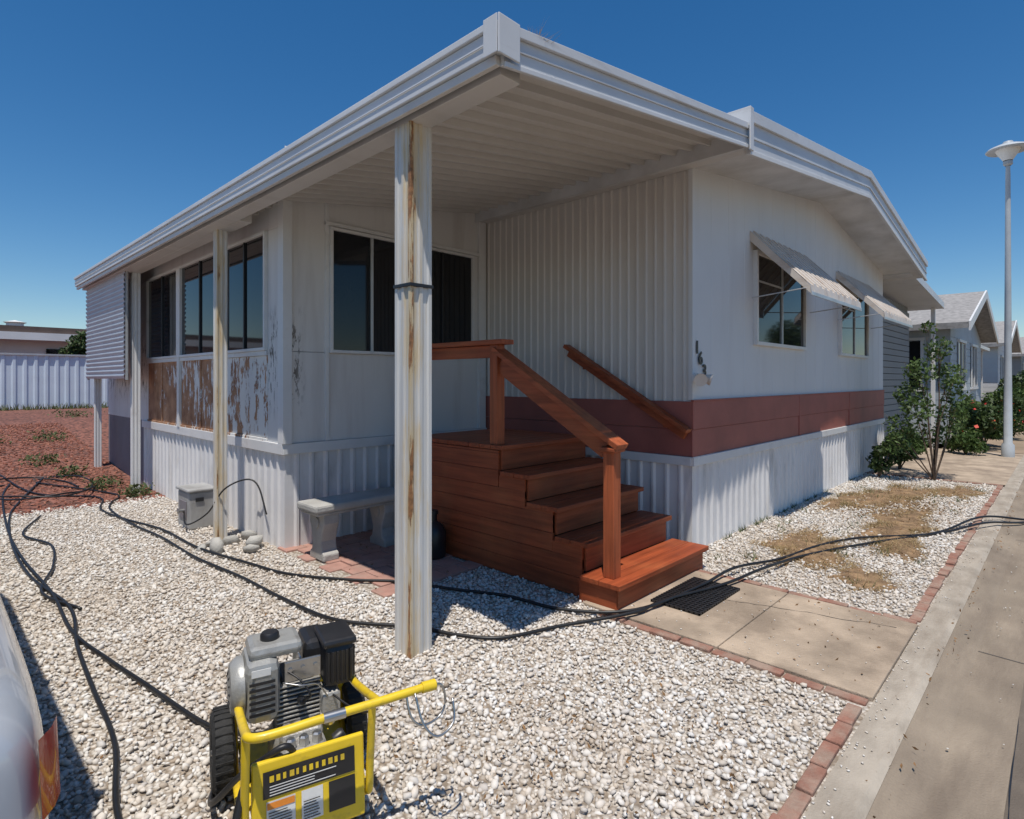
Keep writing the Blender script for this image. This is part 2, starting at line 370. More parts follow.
for i in range(9):
    for j in range(5):
        x=2.42+j*.21+(i%2)*.1; y=3.62+i*.2
        if x>3.32: continue
        z=random.uniform(.012,.022); L.append(((x,y,-.03),(x+.2,y+.19,z)))
boxes('paver_patio',L,'paver',None,.006)
DP=[(7.5,1.35,.95,.34),(9.4,1.75,1.05,.38),(5.9,1.80,.70,.32),(8.5,2.15,.6,.2),(10.3,1.15,.6,.25),(6.6,1.15,.45,.2),(5.3,1.2,.35,.18)]
def edge(t,c): return 1+.28*np.sin(2*t+c)+.20*np.sin(5*t+2*c)+.14*np.sin(9*t+c*3)
def jgrid(x0,x1,y0,y1,s):
    X,Y=np.meshgrid(np.arange(x0,x1,s),np.arange(y0,y1,s)); P=np.stack([X.ravel(),Y.ravel()],1); return P+rng.uniform(-.6*s,.6*s,P.shape)
P=np.concatenate([jgrid(-1.2,3.24,.79,5.0,.0235),jgrid(-1.2,3.24,5.0,9.1,.029),jgrid(3.24,5.02,2.2,5.3,.030),jgrid(4.61,11.34,.79,2.5,.028)])
x,y=P.T
bad=((x>2.5)&(y>5.28))|((x>2.40)&(x<3.42)&(y>3.6))|((x>3.42)&(x<4.6)&(y>2.3))
thin=np.zeros(len(x))
for cx,cy,rx,ry in DP:
    w=edge(np.arctan2((y-cy)/ry,(x-cx)/rx),cx); d=np.sqrt(((x-cx)/rx)**2+((y-cy)/ry)**2)/w; thin=np.maximum(thin,np.clip((1.15-d)*1.5,0,.90))
keep=~bad&~(rng.random(len(x))<thin)
P=P[keep]; n=len(P); P3=np.column_stack([P,rng.uniform(-.004,.013,n)])
R=np.clip(rng.lognormal(math.log(.0125),.32,n),.006,.026)
stones('gravel_stones',P3,R,'stones',(1.1,.8,.6),.36)
P=jgrid(-8,2.4,9.0,17,.075); n=len(P); z=np.array([gh(a,b) for a,b in P])+.01
stones('mulch_chips',np.column_stack([P,z]),rng.uniform(.015,.04,n),'chips',(1,.6,.35),.3)
P=np.concatenate([rng.uniform((3.35,.8),(4.5,2.2),(70,2)),rng.uniform((1.0,.2),(9,.55),(40,2)),np.column_stack([rng.uniform(1,9,200),.70-np.abs(rng.normal(0,.05,200))])]); n=len(P)
stones('loose_stones',np.column_stack([P,np.where(P[:,1]>.7,.026,np.where(P[:,1]>.56,.01,-.035))]),rng.uniform(.003,.008,n),'stones')
P=np.concatenate([rng.uniform((-.5,.9),(3.2,5),(600,2)),rng.normal((1.9,1.6),.35,(200,2)),rng.uniform((4.7,.9),(11,2.4),(1100,2)),rng.uniform((3.4,.8),(4.5,2.2),(60,2)),np.column_stack([rng.uniform(1,12,300),rng.uniform(.45,.7,300)])])
leaves('leaf_litter',np.column_stack([P,np.where(P[:,1]>.7,.028,.0)]),.011,'brown_debris',None,.4)
# ---------------------------------------------------------------- HOUSE
H=empty('mobile_home')
HX0,HX1,HY0,HY1=5.05,12.70,2.53,17.5
def wt(x): return 3.62+.135*(x-5.05) if x<8.9 else 3.62+.135*3.85-.135*(x-8.9)
XN=(1,0);NY=(0,-1);YN=(0,1);NX=(-1,0)
prism('core',[(HX0+.03,.02),(HX1,.02),(HX1,wt(HX1)),(8.9,wt(8.9)),(HX0+.03,wt(HX0))],'y',HY0+.03,HY1,'nwall',H,0)
ribbed('gable_wall',(HX0,HY0),XN,NY,HX1-HX0,1.39,lambda s:wt(HX0+s)+.1,.405,.003,'wall',H,.965,.012)
ribbed('side_wall',(HX0,HY0),YN,NX,5.32-HY0,1.39,3.80,.102,.013,'white',H,.6,.12)
obox('band_front',(HX0,HY0),XN,NY,-.02,HX1-HX0,0,.022,1.14,1.40,'band',H); obox('band_front_low',(HX0,HY0),XN,NY,-.02,HX1-HX0,0,.014,.885,1.137,'band',H)
obox('band_side',(HX0,HY0),YN,NX,.0,2.79,0,.022,1.14,1.40,'band',H); obox('band_side_low',(HX0,HY0),YN,NX,.0,2.79,0,.014,.885,1.137,'band',H)
for s in (2.9,5.25): obox('band_seam',(HX0,HY0),XN,NY,s,s+.05,.0,.026,.885,1.405,'band',H)
obox('band_trim',(HX0,HY0),XN,NY,-.03,HX1-HX0,0,.035,.80,.883,'trim',H); obox('band_trim_side',(HX0,HY0),YN,NX,.0,2.79,0,.035,.80,.883,'trim',H)
obox('sill_top',(HX0,HY0),XN,NY,-.025,HX1-HX0,.0,.03,1.40,1.415,'band',H)
ribbed('skirt_front',(HX0,HY0-.0),XN,NY,HX1-HX0,0,.80,.145,.02,'skirt',H,.6,.12)
ribbed('skirt_side',(HX0,HY0),YN,NX,2.79,0,.80,.145,.02,'skirt',H,.6,.12)
obox('corner_trim',(HX0,HY0),XN,NY,-.018,.035,-.03,.014,1.415,3.62,'wall',H)
y0=1.95
def gz(x,o): return (3.50+.135*(x-4.93) if x<8.9 else 3.50+.135*3.97-.135*(x-8.9))+o
def strip_poly(lo,hi): 
    return [(4.86,gz(4.86,lo)),(8.9,gz(8.9,lo)),(13.2,gz(13.2,lo)),(13.2,gz(13.2,hi)),(8.9,gz(8.9,hi)),(4.86,gz(4.86,hi))]
prism('roof_slab',strip_poly(.06,.325),'y',y0+.012,HY1+.4,'roof',H,0)
prism('gable_fascia',strip_poly(.0,.34),'y',y0-.02,y0+.01,'gutter',H)
prism('gable_fascia_cap',strip_poly(.26,.355),'y',y0-.045,y0-.021,'gutter',H)
prism('gable_fascia_mid',strip_poly(.13,.15),'y',y0-.030,y0-.021,'gutter',H)
prism('gable_fascia_drip',strip_poly(-.01,.03),'y',y0-.034,y0-.021,'trim',H)
box('eave_gutter',(4.80,y0-.05,3.70),(4.858,HY1,3.86),'gutter',H)
box('eave_end_cap',(4.80,y0-.06,3.50),(4.87,y0-.047,3.86),'gutter',H)
def window(name,o,du,dn,s0,s1,z0,z1,mulls,parent,fr=.045,n=.0,mat_f='trim',mm='alu'):
    obox(name+'_glass',o,du,dn,s0+.01,s1-.01,n,n+.018,z0+.01,z1-.01,'glass',parent,0)
    F=[(s0,s1,z0,z0+fr),(s0,s1,z1-fr,z1),(s0,s0+fr,z0+fr,z1-fr),(s1-fr,s1,z0+fr,z1-fr)]
    for q in mulls: F.append((q-.013,q+.013,z0+fr,z1-fr))
    for i,(a,b,c,d) in enumerate(F): obox(name+'_frame_%d'%i,o,du,dn,a,b,n,n+(.05 if i<4 else .036),c,d,mat_f if i<4 else mm,parent)
O=(HX0,HY0)
window('bedroom_window',O,XN,NY,1.44,3.11,1.99,3.04,[2.27],H,.04)
window('side_window',O,XN,NY,4.71,6.39,1.97,3.0,[5.55],H,.04)
for s0,s1 in ((1.44,3.11),(4.71,6.39)): obox('transom',O,XN,NY,s0+.05,(s0+s1)/2-.02,.0,.03,2.70,2.72,'alu',H)
def awning(s0,s1):
    z1,z0,out=3.24,2.52,.62
    ns=int((s1-s0)/.09); RV=[];F=[];k=0
    for i in range(ns):
        a=s0+(s1-s0)*i/ns; b=s0+(s1-s0)*(i+1)/ns; t=.02 if i%2 else 0
        for s in (a,b):
            for n,z in ((0,z1),(out,z0+.06),(out+.01,z0-.03)): RV.append((HX0+s,HY0-n,z+t))
        F+=[(k,k+1,k+4,k+3),(k+1,k+2,k+5,k+4)]; k+=6
        if i<ns-1: F+=[(k-3,k-2,k+1,k),(k-2,k-1,k+2,k+1)]
    meshobj('awning_slats',RV,F,'awn',H,recalc=False)
    for s in (s0,s1):
        meshobj('awning_side',[(HX0+s,HY0,z1),(HX0+s,HY0-out,z0+.05),(HX0+s,HY0-out,z0-.03),(HX0+s,HY0,z1-.11)],[(0,1,2,3)],'awn',H)
        beam('awning_arm',(HX0+s,HY0-.02,2.5),(HX0+s,HY0-out+.04,z0+.03),.012,.012,'alu',H)
    obox('awning_front_bar',O,XN,NY,s0,s1,out,out+.014,z0-.05,z0-.01,'alu',H)
awning(1.35,3.32); awning(4.60,6.62)
def text(ch,loc,size,m,parent,rotz=0,name='digit'):
    c=bpy.data.curves.new('t','FONT'); c.body=ch; c.size=size; c.extrude=.004; c.offset=.003
    o=bpy.data.objects.new('t',c); S.collection.objects.link(o); dg=bpy.context.evaluated_depsgraph_get()
    me=bpy.data.meshes.new_from_object(o.evaluated_get(dg)); S.collection.objects.unlink(o); bpy.data.objects.remove(o)
    me.materials.clear(); me.materials.append(M[m]); t=bpy.data.objects.new(name,me); t.location=loc; t.rotation_euler=(math.radians(90),0,rotz); return link(t,parent)
text('1',(5.08,2.515,1.85),.17,'blackp',H); text('6',(5.15,2.515,1.75),.17,'blackp',H); text('3',(5.23,2.515,1.63),.17,'blackp',H)
fl=empty('wall_flood_light')
lathe('base',[(0,0),(.045,0),(.045,.03),(0,.03)],(5.08,2.50,1.62),(-1,-.6,0),'trim',fl)
lathe('head',[(.02,0),(.035,.03),(.055,.10),(.06,.12),(0,.115)],(5.04,2.47,1.63),(-.75,-.6,-.25),'awn',fl)
lathe('head_2',[(.02,0),(.03,.03),(.05,.08),(.052,.1),(0,.095)],(5.10,2.47,1.63),(.4,-.8,-.3),'awn',fl)
# ---- sun room addition
AX,AY=2.45,5.32; AE=12.2
box('sunroom_core',(AX+.02,AY+.02,.0),(HX0,AE,3.15),'nwall',H,0)
ribbed('sunroom_skirt_side',(AX,AY),YN,NX,4.65,0,.90,.15,.02,'skirt',H,.6,.12)
ribbed('sunroom_skirt_front',(AX,AY),XN,NY,2.6,0,.90,.15,.02,'skirt',H,.6,.12)
obox('sunroom_skirt_rear',(AX,AY),YN,NX,4.66,AE-AY,0,.01,0,1.05,'skirtgrey',H)
A=(AX,AY)
obox('sill_board_side',A,YN,NX,-.03,4.66,0,.04,.90,1.0,'trim',H); obox('sill_board_front',A,XN,NY,-.028,2.6,0,.04,.90,.998,'trim',H)
obox('lower_wall_front',A,XN,NY,0,2.6,0,.012,1.0,1.87,'corner',H)
obox('upper_wall_front',A,XN,NY,0,2.6,0,.012,1.874,3.8,'corner',H,0)
obox('side_wall_upper',A,YN,NX,0,AE-AY,0,.012,3.06,3.3,'corner',H)
obox('side_wall_corner',A,YN,NX,0,.34,0,.012,1.0,3.058,'corner',H)
obox('side_wall_rear',A,YN,NX,4.42,AE-AY,0,.013,1.0,3.058,'corner',H)
obox('panel_joint',A,XN,NY,.40,.44,.0,.03,1.0,3.35,'trim',H)
obox('corner_post',A,XN,NY,-.04,.05,-.06,.05,1.0,3.3,'trim',H); obox('inner_corner_post',A,XN,NY,2.45,2.56,.0,.05,1.0,3.65,'trim',H)
window('front_window',A,XN,NY,.44,2.36,1.87,3.12,[.92,1.40,1.88],H,.03,.012,'trim','blackp')
obox('window_mullion_white',A,XN,NY,.905,.935,.03,.052,1.9,3.09,'alu',H)
obox('head_trim',A,XN,NY,.40,2.45,.012,.045,3.13,3.17,'trim',H)
for i,(a,b) in enumerate(((.34,1.42),(1.50,2.92),(3.00,4.40))):
    window('side_window_%d'%i,A,YN,NX,a,b,1.89,3.06,[(a+b)/2],H,.03,.0,'trim','blackp')
    obox('rusted_panel_%d'%i,A,YN,NX,a,b,0,.016,1.03,1.84,'rust',H)
    obox('panel_rail_%d'%i,A,YN,NX,a,b,0,.035,1.842,1.888,'trim',H); obox('panel_base_%d'%i,A,YN,NX,a,b,0,.03,1.0,1.028,'rust',H)
    if i: obox('stud_%d'%i,A,YN,NX,a-.079,a-.001,0,.05,1.0,3.06,'trim',H)
obox('panel_mull',A,YN,NX,2.18,2.22,0,.03,1.03,1.84,'rust',H); obox('panel_mull2',A,YN,NX,3.7,3.74,0,.03,1.03,1.84,'rust',H)
# ---- porch cover
CX0,CY0,CY1=1.95,1.95,11.85
def cz(x): return 3.245+.157*(x-2.0)
pv=[];s=CY0+.02
while s<CY1:
    for f,d in ((0,0),(.72,0),(.76,-.045),(.92,-.045),(.96,0)):
        pv.append((s+f*.165,d))
    s+=.165
V=[];F=[]
for yy,d in pv: V+=[(CX0,yy,cz(CX0)+d),(5.04,yy,cz(5.04)+d)]
for i in range(len(pv)-1): F.append((2*i,2*i+2,2*i+3,2*i+1))
meshobj('cover_pans',V,F,'soffit',H,recalc=False)
prism('cover_top',[(CX0,cz(CX0)+.012),(5.04,cz(5.04)+.012),(5.04,cz(5.04)+.03),(CX0,cz(CX0)+.03)],'y',CY0+.01,CY1,'roof',H,0)
box('cover_beam',(2.0,CY0+.05,3.09),(2.14,CY1-.02,3.195),'soffit',H)
box('house_ledger',(4.93,CY0+.06,3.56),(5.035,AY-.06,3.66),'soffit',H)
box('side_gutter',(CX0-.045,CY0-.02,3.14),(CX0-.0,CY1,3.25),'gutter',H)
box('side_gutter_lip',(CX0-.060,CY0-.02,3.252),(CX0-.0,CY1,3.288),'gutter',H)
box('side_gutter_bottom',(CX0-.03,CY0-.0,3.09),(CX0-.0,CY1-.03,3.137),'soffit',H)
box('side_gutter_bead',(CX0-.052,CY0-.02,3.19),(CX0-.047,CY1,3.20),'gutter',H)
def fp(lo,hi,xa=CX0,xb=4.86):
    f=lambda x:3.09+.155*(x-1.95)
    return [(xa,f(xa)+lo),(xb,f(xb)+lo),(xb,f(xb)+hi),(xa,f(xa)+hi)]
prism('front_fascia',fp(0,.18),'y',CY0-.02,CY0+.005,'gutter',H)
prism('front_fascia_lip',fp(.145,.195),'y',CY0-.042,CY0-.022,'gutter',H)
prism('front_fascia_bead',fp(.08,.09),'y',CY0-.030,CY0-.022,'gutter',H)
prism('front_fascia_drip',fp(-.012,.015),'y',CY0-.035,CY0-.022,'gutter',H)
box('gutter_corner_cap',(CX0-.065,CY0-.055,3.115),(CX0+.08,CY0-.044,3.30),'gutter',H); box('gutter_corner_cap_side',(CX0-.068,CY0-.043,3.12),(CX0-.062,CY0+.05,3.30),'gutter',H)
def column(x,y,w,zt,m,name):
    h=w/2; g=w*.12; d=w*.07
    side=[(-h,-h),(-h+g*1.2,-h),(-h+g*1.5,-h+d),(-g*.9,-h+d),(-g*.6,-h),(g*.6,-h),(g*.9,-h+d),(h-g*1.5,-h+d),(h-g*1.2,-h)]
    poly=[]
    for k in range(4):
        c,s=math.cos(k*math.pi/2),math.sin(k*math.pi/2)
        poly+=[(x+c*a-s*b,y+s*a+c*b) for a,b in side]
    return prism(name,poly,'z',gh(x,y)-.02,zt,m,H,.0015)
column(2.07,2.80,.155,3.09,colmat(2.07-.078,2.80-.078,0),'corner_column')
cm=colmat(2.16-.05,6.12-.05,-.12)
for xx,yy,w in ((2.16,6.12,.10),(2.2,9.42,.10),(2.2,11.75,.09)): column(xx,yy,w,3.09,cm if yy<7 else M['trim'],'column')
box('cover_beam_rear',(2.141,5.6,3.09),(2.26,CY1-.02,3.195),'soffit',H)
box('column_strap',(1.985,2.715,2.14),(2.155,2.885,2.16),'blackp',H,.002)
V=[];F=[];z=1.62
pr=[]
while z<3.08: pr+=[(z,0),(z+.035,.018),(z+.05,.018),(z+.062,0)]; z+=.066
for q,d in pr: V+=[(2.06-d,9.35,q),(2.06-d,11.8,q)]
for i in range(len(pr)-1): F.append((2*i,2*i+1,2*i+3,2*i+2))
sp=empty('shade_panel'); meshobj('ribbed_sheet',V,F,'awn2',sp,recalc=False); box('frame_post',(2.065,9.33,1.60),(2.095,9.36,3.09),'alu',sp); box('frame_post_2',(2.065,11.78,1.60),(2.095,11.81,3.09),'alu',sp)
P=rng.normal((2.22,1.97,3.30),(.030,.02,.004),(260,3)); blades('dry_weed_tuft',P,.065,.0018,'dry',None,.7)
# carport on the far side
cp=empty('carport_cover')
prism('cover_roof',[(12.75,3.56),(16.7,3.26),(16.7,3.40),(12.75,3.72)],'y',2.1,12,'gutter',cp)
for yy in (2.25,6,11): box('post',(16.5,yy,0),(16.58,yy+.08,3.3),'trim',cp)
ribbed('screen_wall',(12.72,2.75),XN,NY,3.5,.0,3.3,.16,.02,'nwall2',cp)
L=[((12.72,2.70,.05+i*.13),(16.2,2.725,.05+i*.13+.115)) for i in range(24)]; boxes('screen_slats',L,'nwall2',cp,0)
# ---------------------------------------------------------------- STAIRS
St=empty('wooden_entry_stairs')
SX0,SX1=3.42,4.60; lv=[(2.22,2.53,.20),(2.53,2.81,.415),(2.81,3.10,.63),(3.10,3.40,.845),(3.40,4.66,1.055)]
for i,(a,b,h) in enumerate(lv):
    x0=SX0-(.06 if i==0 else 0); x1=SX1+(.06 if i==0 else 0)
    box('riser_%d'%i,(x0+.01,a+.012,.0 if i==0 else lv[i-1][2]+.001),(x1-.01,a+.034,h-.04),'wx',St)
    w=(b+.02-a+.03)/2 if i<4 else .14
    yy=a-.025
    e=b+.01 if i<4 else b
    while yy<e-.02:
        y2=min(yy+w,e); box('tread_%d'%i,(x0-.025,yy,h-.038+random.uniform(0,.002)),(x1+.025,y2-.004,h),'wx',St); yy+=w
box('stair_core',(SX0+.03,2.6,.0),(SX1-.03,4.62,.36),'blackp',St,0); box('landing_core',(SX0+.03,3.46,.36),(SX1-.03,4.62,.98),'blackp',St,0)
def hstart(z):
    for a,b,h in lv[1:]:
        if z<h-.05: return a+.036
    return 3.44
for sx in (SX0,SX1):
    z=.01
    while z<1.01:
        z2=min(z+.138,1.012); ys0=hstart(z2-.03)
        box('side_board',(sx-.012,ys0,z),(sx+.012,4.65,z2-.0005),'wy',St,.0015); z+=.14
    for i,(a,b,h) in enumerate(lv[:-1]):
        box('side_filler',(sx-.010,a+.036,max(0,h-.20)),(sx+.010,min(b+.04,a+.33),h-.04),'wy',St,.002)
box('side_skirt_first',(SX0-.06,2.24,0),(SX0-.035,2.56,.16),'wy',St)
box('newel',(3.42,2.30,.20),(3.51,2.39,1.09),'wz',St); box('newel_cap',(3.395,2.275,1.09),(3.535,2.415,1.125),'wr',St,.01)
box('upper_post',(3.42,3.46,1.055),(3.51,3.55,1.90),'wz',St); box('rear_post',(3.42,4.54,1.055),(3.51,4.63,1.90),'wz',St)
box('upper_rail_cap',(3.39,3.38,1.90),(3.54,4.68,1.94),'wr',St); box('upper_rail',(3.445,3.55,1.79),(3.485,4.54,1.895),'wr',St)
beam('stair_rail',(3.465,2.26,1.13),(3.465,3.50,1.86),.14,.04,'wr',St); beam('stair_rail_under',(3.465,2.39,1.10),(3.465,3.46,1.73),.04,.13,'wr',St)
beam('wall_rail',(4.96,2.52,1.13),(4.96,3.95,1.97),.10,.04,'wy',St); beam('wall_rail_under',(4.99,2.56,1.09),(4.99,3.93,1.90),.04,.09,'wy',St)
for q in (2.75,3.7): box('rail_bracket',(4.99,q,1.12+(q-2.52)*.587-.1),(5.04,q+.05,1.12+(q-2.52)*.587-.04),'wz',St)
gm=empty('metal_door_mat'); L=[]
for i in range(19): L.append(((3.66+i*.036,1.78,.024),(3.672+i*.036,2.15,.04)))
for i in range(11): L.append(((3.66,1.78+i*.036,.0245),(4.32,1.79+i*.036,.038)))
boxes('grid',L,'blackp',gm,0)
# ---------------------------------------------------------------- bench
B=empty('concrete_bench')
box('seat',(2.40,4.62,.45),(3.40,4.98,.52),'bench',B,.02); box('seat_edge',(2.43,4.65,.42),(3.37,4.95,.449),'bench',B,.01)
for bx in (2.50,3.12):
    pr=[(-.13,0),(.13,0),(.13,.06),(.09,.09),(.075,.17),(.10,.26),(.13,.33),(.13,.418),(-.13,.418),(-.13,.33),(-.10,.26),(-.075,.17),(-.09,.09),(-.13,.06)]
    prism('leg',[(4.80+a,z+.01) for a,z in pr],'x',bx,bx+.15,'bench',B,.012)
    lathe('scroll',[(0,0),(.05,0),(.05,.012),(.02,.015),(0,.015)],(bx,4.80,.34),(-1,0,0),'bench',B)
lathe('black_water_jug',[(0,0),(.11,0),(.12,.02),(.12,.22),(.09,.28),(.04,.32),(.04,.38),(.05,.38),(.05,.41),(0,.41)],(3.26,4.12,.02),(0,0,1),'blackp')
U=empty('utility_box'); box('body',(2.06,6.72,.0),(2.32,7.10,.40),'boxgrey',U,.02); box('lid',(2.04,6.70,.40),(2.34,7.12,.435),'boxgrey',U,.015)
box('access_plate',(2.052,6.80,.10),(2.059,7.02,.30),'skirtgrey',U,.003); box('latch',(2.12,6.708,.30),(2.20,6.719,.34),'blackp',U,.002)
lathe('tap',[(0,0),(.02,0),(.02,.06),(.035,.07),(0,.08)],(2.06,6.86,.2),(-1,0,0),'steel',U,12)
P=np.array([[1.98,5.72,.05],[2.16,5.86,.04],[2.28,5.6,.06],[2.2,5.45,.04],[2.36,5.9,.05],[2.02,5.95,.03],[1.9,5.85,.03]]); stones('broken_concrete_rocks',P,np.array([.12,.09,.13,.08,.11,.06,.05]),'bench',(1,.8,.5),.3)
# ---------------------------------------------------------------- hoses
def hose(name,pts,r=.0115):
    q=[]
    for p in pts:
        z=p[2] if len(p)>2 else gh(p[0],p[1])+.026; q.append((p[0]+random.uniform(-.012,.012),p[1]+random.uniform(-.012,.012),z))
    return tube(name,q,r,'black',None,10,10)
hose('garden_hose',[(.96,11.75),(1.2,10.2),(1.75,9.4),(1.62,8.5),(1.70,7.74),(1.84,6.9),(1.89,5.9),(2.02,5.1),(2.15,4.56),(2.42,4.1),(2.66,3.77),(2.86,3.3),(3.02,2.95),(3.12,2.5),(3.4,2.12,.05),(4.14,2.0,.05),(4.7,1.98,.06),(5.31,1.84),(6.0,1.72),(6.59,1.51),(7.3,1.0),(8.06,.66,.06),(9.0,.3,-.03),(11,-.4,-.04)])
hose('pressure_hose',[(1.3,10.9),(1.95,9.5),(1.8,8.9),(1.69,8.39),(1.68,7.4),(1.75,6.56),(1.76,5.6),(1.84,4.78),(1.86,4.1),(1.95,3.48),(2.22,3.02),(2.34,2.74),(2.52,2.5),(2.89,2.35),(3.35,2.10,.05),(3.7,2.06,.05),(4.3,1.9,.05),(4.84,1.80,.06),(5.6,1.7),(6.39,1.42),(7.4,.98),(8.4,.69,.06),(9.2,.15,-.03),(11,-.6,-.04)])
hose('supply_hose',[(1.4,11.2),(.95,9.6),(.80,8.73),(.68,7.3),(.67,6.0),(.78,5.0),(.70,4.23),(.66,3.6),(.61,2.99),(.53,2.5),(.5,2.0),(.3,1.2,.04)])
hose('outlet_hose',[(1.0,11.0),(.87,10.2),(.74,8.2),(.69,6.73),(.74,5.4),(.72,4.5),(.79,3.9),(.86,3.42),(.93,2.95),(.98,2.75),(1.05,2.5,.08),(1.08,2.36,.2)])
lp=[(1.25+.45*math.cos(t*.62)*(1+.03*t),10.3+.85*math.sin(t*.62)*(1+.02*t),gh(1,10.3)+.03+.004*t+.02*(t%3)) for t in range(20)]
hose('coiled_hose',lp,.011)
hose('coiled_hose',[(1.05,8.6),(.8,7.7),(.95,7.0),(.84,6.2),(.68,5.5),(.82,4.9)],.011)
tube('wall_cord',[(2.05,6.86,.18),(2.0,6.6,.10),(2.1,6.3,.25),(2.15,6.0,.52),(2.3,5.85,.62),(2.38,5.75,.56),(2.40,5.6,.3)],.008,'black',None,8,8)
# ---------------------------------------------------------------- pressure washer
ca=(.721,.693); cr=(.693,-.721)
wx,wy=1.075,2.29
ax=(cr[0]*.868+ca[0]*.496, cr[1]*.868+ca[1]*.496)
W=empty('pressure_washer',(wx,wy,.02),(0,0,math.atan2(ax[1],ax[0])))
for sx in (-1,1):
    c=(sx*.245,0,.15)
    lathe('tyre',[(.085,-.035),(.13,-.04),(.148,-.028),(.152,0),(.148,.028),(.13,.04),(.085,.035)],c,(1,0,0),'tyre',W,40)
    lathe('rim',[(0,-.03),(.03,-.03),(.035,-.012),(.078,-.012),(.086,-.034),(.086,.034),(.078,.012),(.035,.012),(.03,.03),(0,.03)],c,(1,0,0),'blackp',W,32)
    for i in range(30):
        t=2*math.pi*i/30; box('tread_lug',(c[0]-.03,c[1]+.149*math.cos(t)-.004,c[2]+.149*math.sin(t)-.004),(c[0]+.03,c[1]+.149*math.cos(t)+.005,c[2]+.149*math.sin(t)+.005),'tyre',W,0)
tube('axle',[(-.285,0,.15),(.285,0,.15)],.01,'steel',W,10,1)
T=.0145
xl=-.205
tube('frame_side_left',[(xl,-.40,.09),(xl,-.25,.085),(xl,-.06,.10),(xl,-.01,.16),(xl,.0,.30),(xl,-.03,.375),(xl,-.10,.395),(xl,-.22,.40),(xl,-.36,.425),(xl,-.47,.452),(xl+.005,-.52,.462),(xl+.04,-.545,.467),(xl+.12,-.55,.470),(.0,-.55,.474),(.18,-.55,.478),(.30,-.55,.482),(.375,-.55,.485)],T,'yellow',W,14,8)
lathe('handle_cap',[(0,0),(.019,0),(.019,.05),(.012,.055),(0,.055)],(.36,-.55,.485),(1,0,0),'yellow',W,16)
lathe('handle_band',[(.0152,0),(.0165,0),(.0165,.07),(.0152,.07)],(.02,-.55,.4745),(1,0,.0),'steel',W,16)
xr=.205
tube('frame_side_right',[(xr,-.40,.09),(xr,-.25,.085),(xr,-.06,.10),(xr,-.01,.16),(xr,.0,.30),(xr,-.03,.375),(xr,-.10,.395),(xr,-.22,.40),(xr,-.36,.43),(xr,-.50,.465),(xr,-.545,.475)],T*.98,'yellow',W,14,8)
for x in (xl,xr): tube('front_upright',[(x,-.40,.09),(x,-.43,.11),(x,-.44,.2),(x,-.46,.34),(x,-.47,.445)],T*.95,'yellow',W,12,8)
tube('rear_cross',[(-.205,-.02,.34),(.205,-.02,.34)],T*.8,'yellow',W,12,1)
tube('front_cross',[(-.205,-.41,.09),(.205,-.41,.09)],T*.8,'yellow',W,12,1)
box('engine_tray',(-.190,-.38,.135),(.190,.03,.155),'yellow',W,.006)
meshobj('front_panel',[(-.185,-.455,.04),(.185,-.455,.04),(.185,-.43,.315),(-.185,-.43,.315),(-.185,-.435,.04),(.185,-.435,.04),(.185,-.41,.315),(-.185,-.41,.315)],[(0,1,2,3),(4,5,6,7),(0,1,5,4),(2,3,7,6),(0,3,7,4),(1,2,6,5)],'yellow',W,bevel=.006)
def lab(n,x0,x1,z0,z1,m,off=.003):
    f=lambda z:-.455+(z-.04)*.0909-off
    meshobj(n,[(x0,f(z0),z0),(x1,f(z0),z0),(x1,f(z1),z1),(x0,f(z1),z1)],[(0,1,2,3)],m,W)
lab('decal_black',-.15,.15,.20,.285,'blackp'); lab('decal_warning',-.14,-.05,.09,.19,'label_w'); lab('decal_warning_bar',-.138,-.052,.165,.186,'label_o',.005)
lab('decal_info',-.03,.04,.09,.19,'label_w'); lab('decal_data',.06,.15,.09,.19,'blackp')
for i in range(7):
    for a,b in ((-.134,-.06),(-.024,.034)): lab('print',a,b-random.uniform(0,.02),.098+i*.0092,.1012+i*.0092,'blackp',.006)
for i in range(12):
    q=-.13+i*.021; lab('print_letter',q,q+random.uniform(.008,.015),.250,.270,'yellow',.006)
for i in range(4): lab('print_line',-.13,.10-random.uniform(0,.09),.208+i*.009,.2112+i*.009,'label_w',.006)
lathe('crankcase',[(0,0),(.095,0),(.10,.01),(.10,.10),(.085,.12),(0,.12)],(.0,-.15,.155),(0,0,1),'silver',W,28)
box('crankcase_front',(-.07,-.27,.16),(.08,-.12,.29),'silver',W,.02)
for i in range(10): box('fin_%d'%i,(-.075,-.19,.275+i*.0165),(.085,.02,.282+i*.0165),'silver',W,.002)
box('cylinder',(-.055,-.17,.27),(.065,.0,.44),'blackp',W,.01)
box('shroud',(-.185,-.235,.33),(-.065,-.01,.555),'shroud',W,.035)
box('shroud_top',(-.17,-.20,.545),(.02,-.03,.595),'shroud',W,.022)
lathe('recoil_cover',[(.105,0),(.105,.02),(.085,.045),(.04,.052),(0,.052)],(-.183,-.12,.44),(-1,0,0),'shroud',W,32)
for i in range(12):
    t=2*math.pi*i/12; tube('recoil_slot',[(-.234+.002,-.12+.05*math.cos(t),.44+.05*math.sin(t)),(-.222,-.12+.078*math.cos(t),.44+.078*math.sin(t))],.005,'blackp',W,6,1)
for i in range(6): box('shroud_slot_%d'%i,(-.172,-.2375,.37+i*.022),(-.085,-.2345,.380+i*.022),'blackp',W,0)
box('oil_sticker',(-.165,-.2378,.51),(-.10,-.2352,.535),'label_w',W,0)
lathe('fuel_cap',[(0,0),(.034,0),(.034,.02),(.028,.028),(0,.028)],(-.09,-.12,.593),(0,0,1),'blackp',W,20)
box('fuel_tank',(.03,-.15,.45),(.14,.04,.56),'blackp',W,.03)
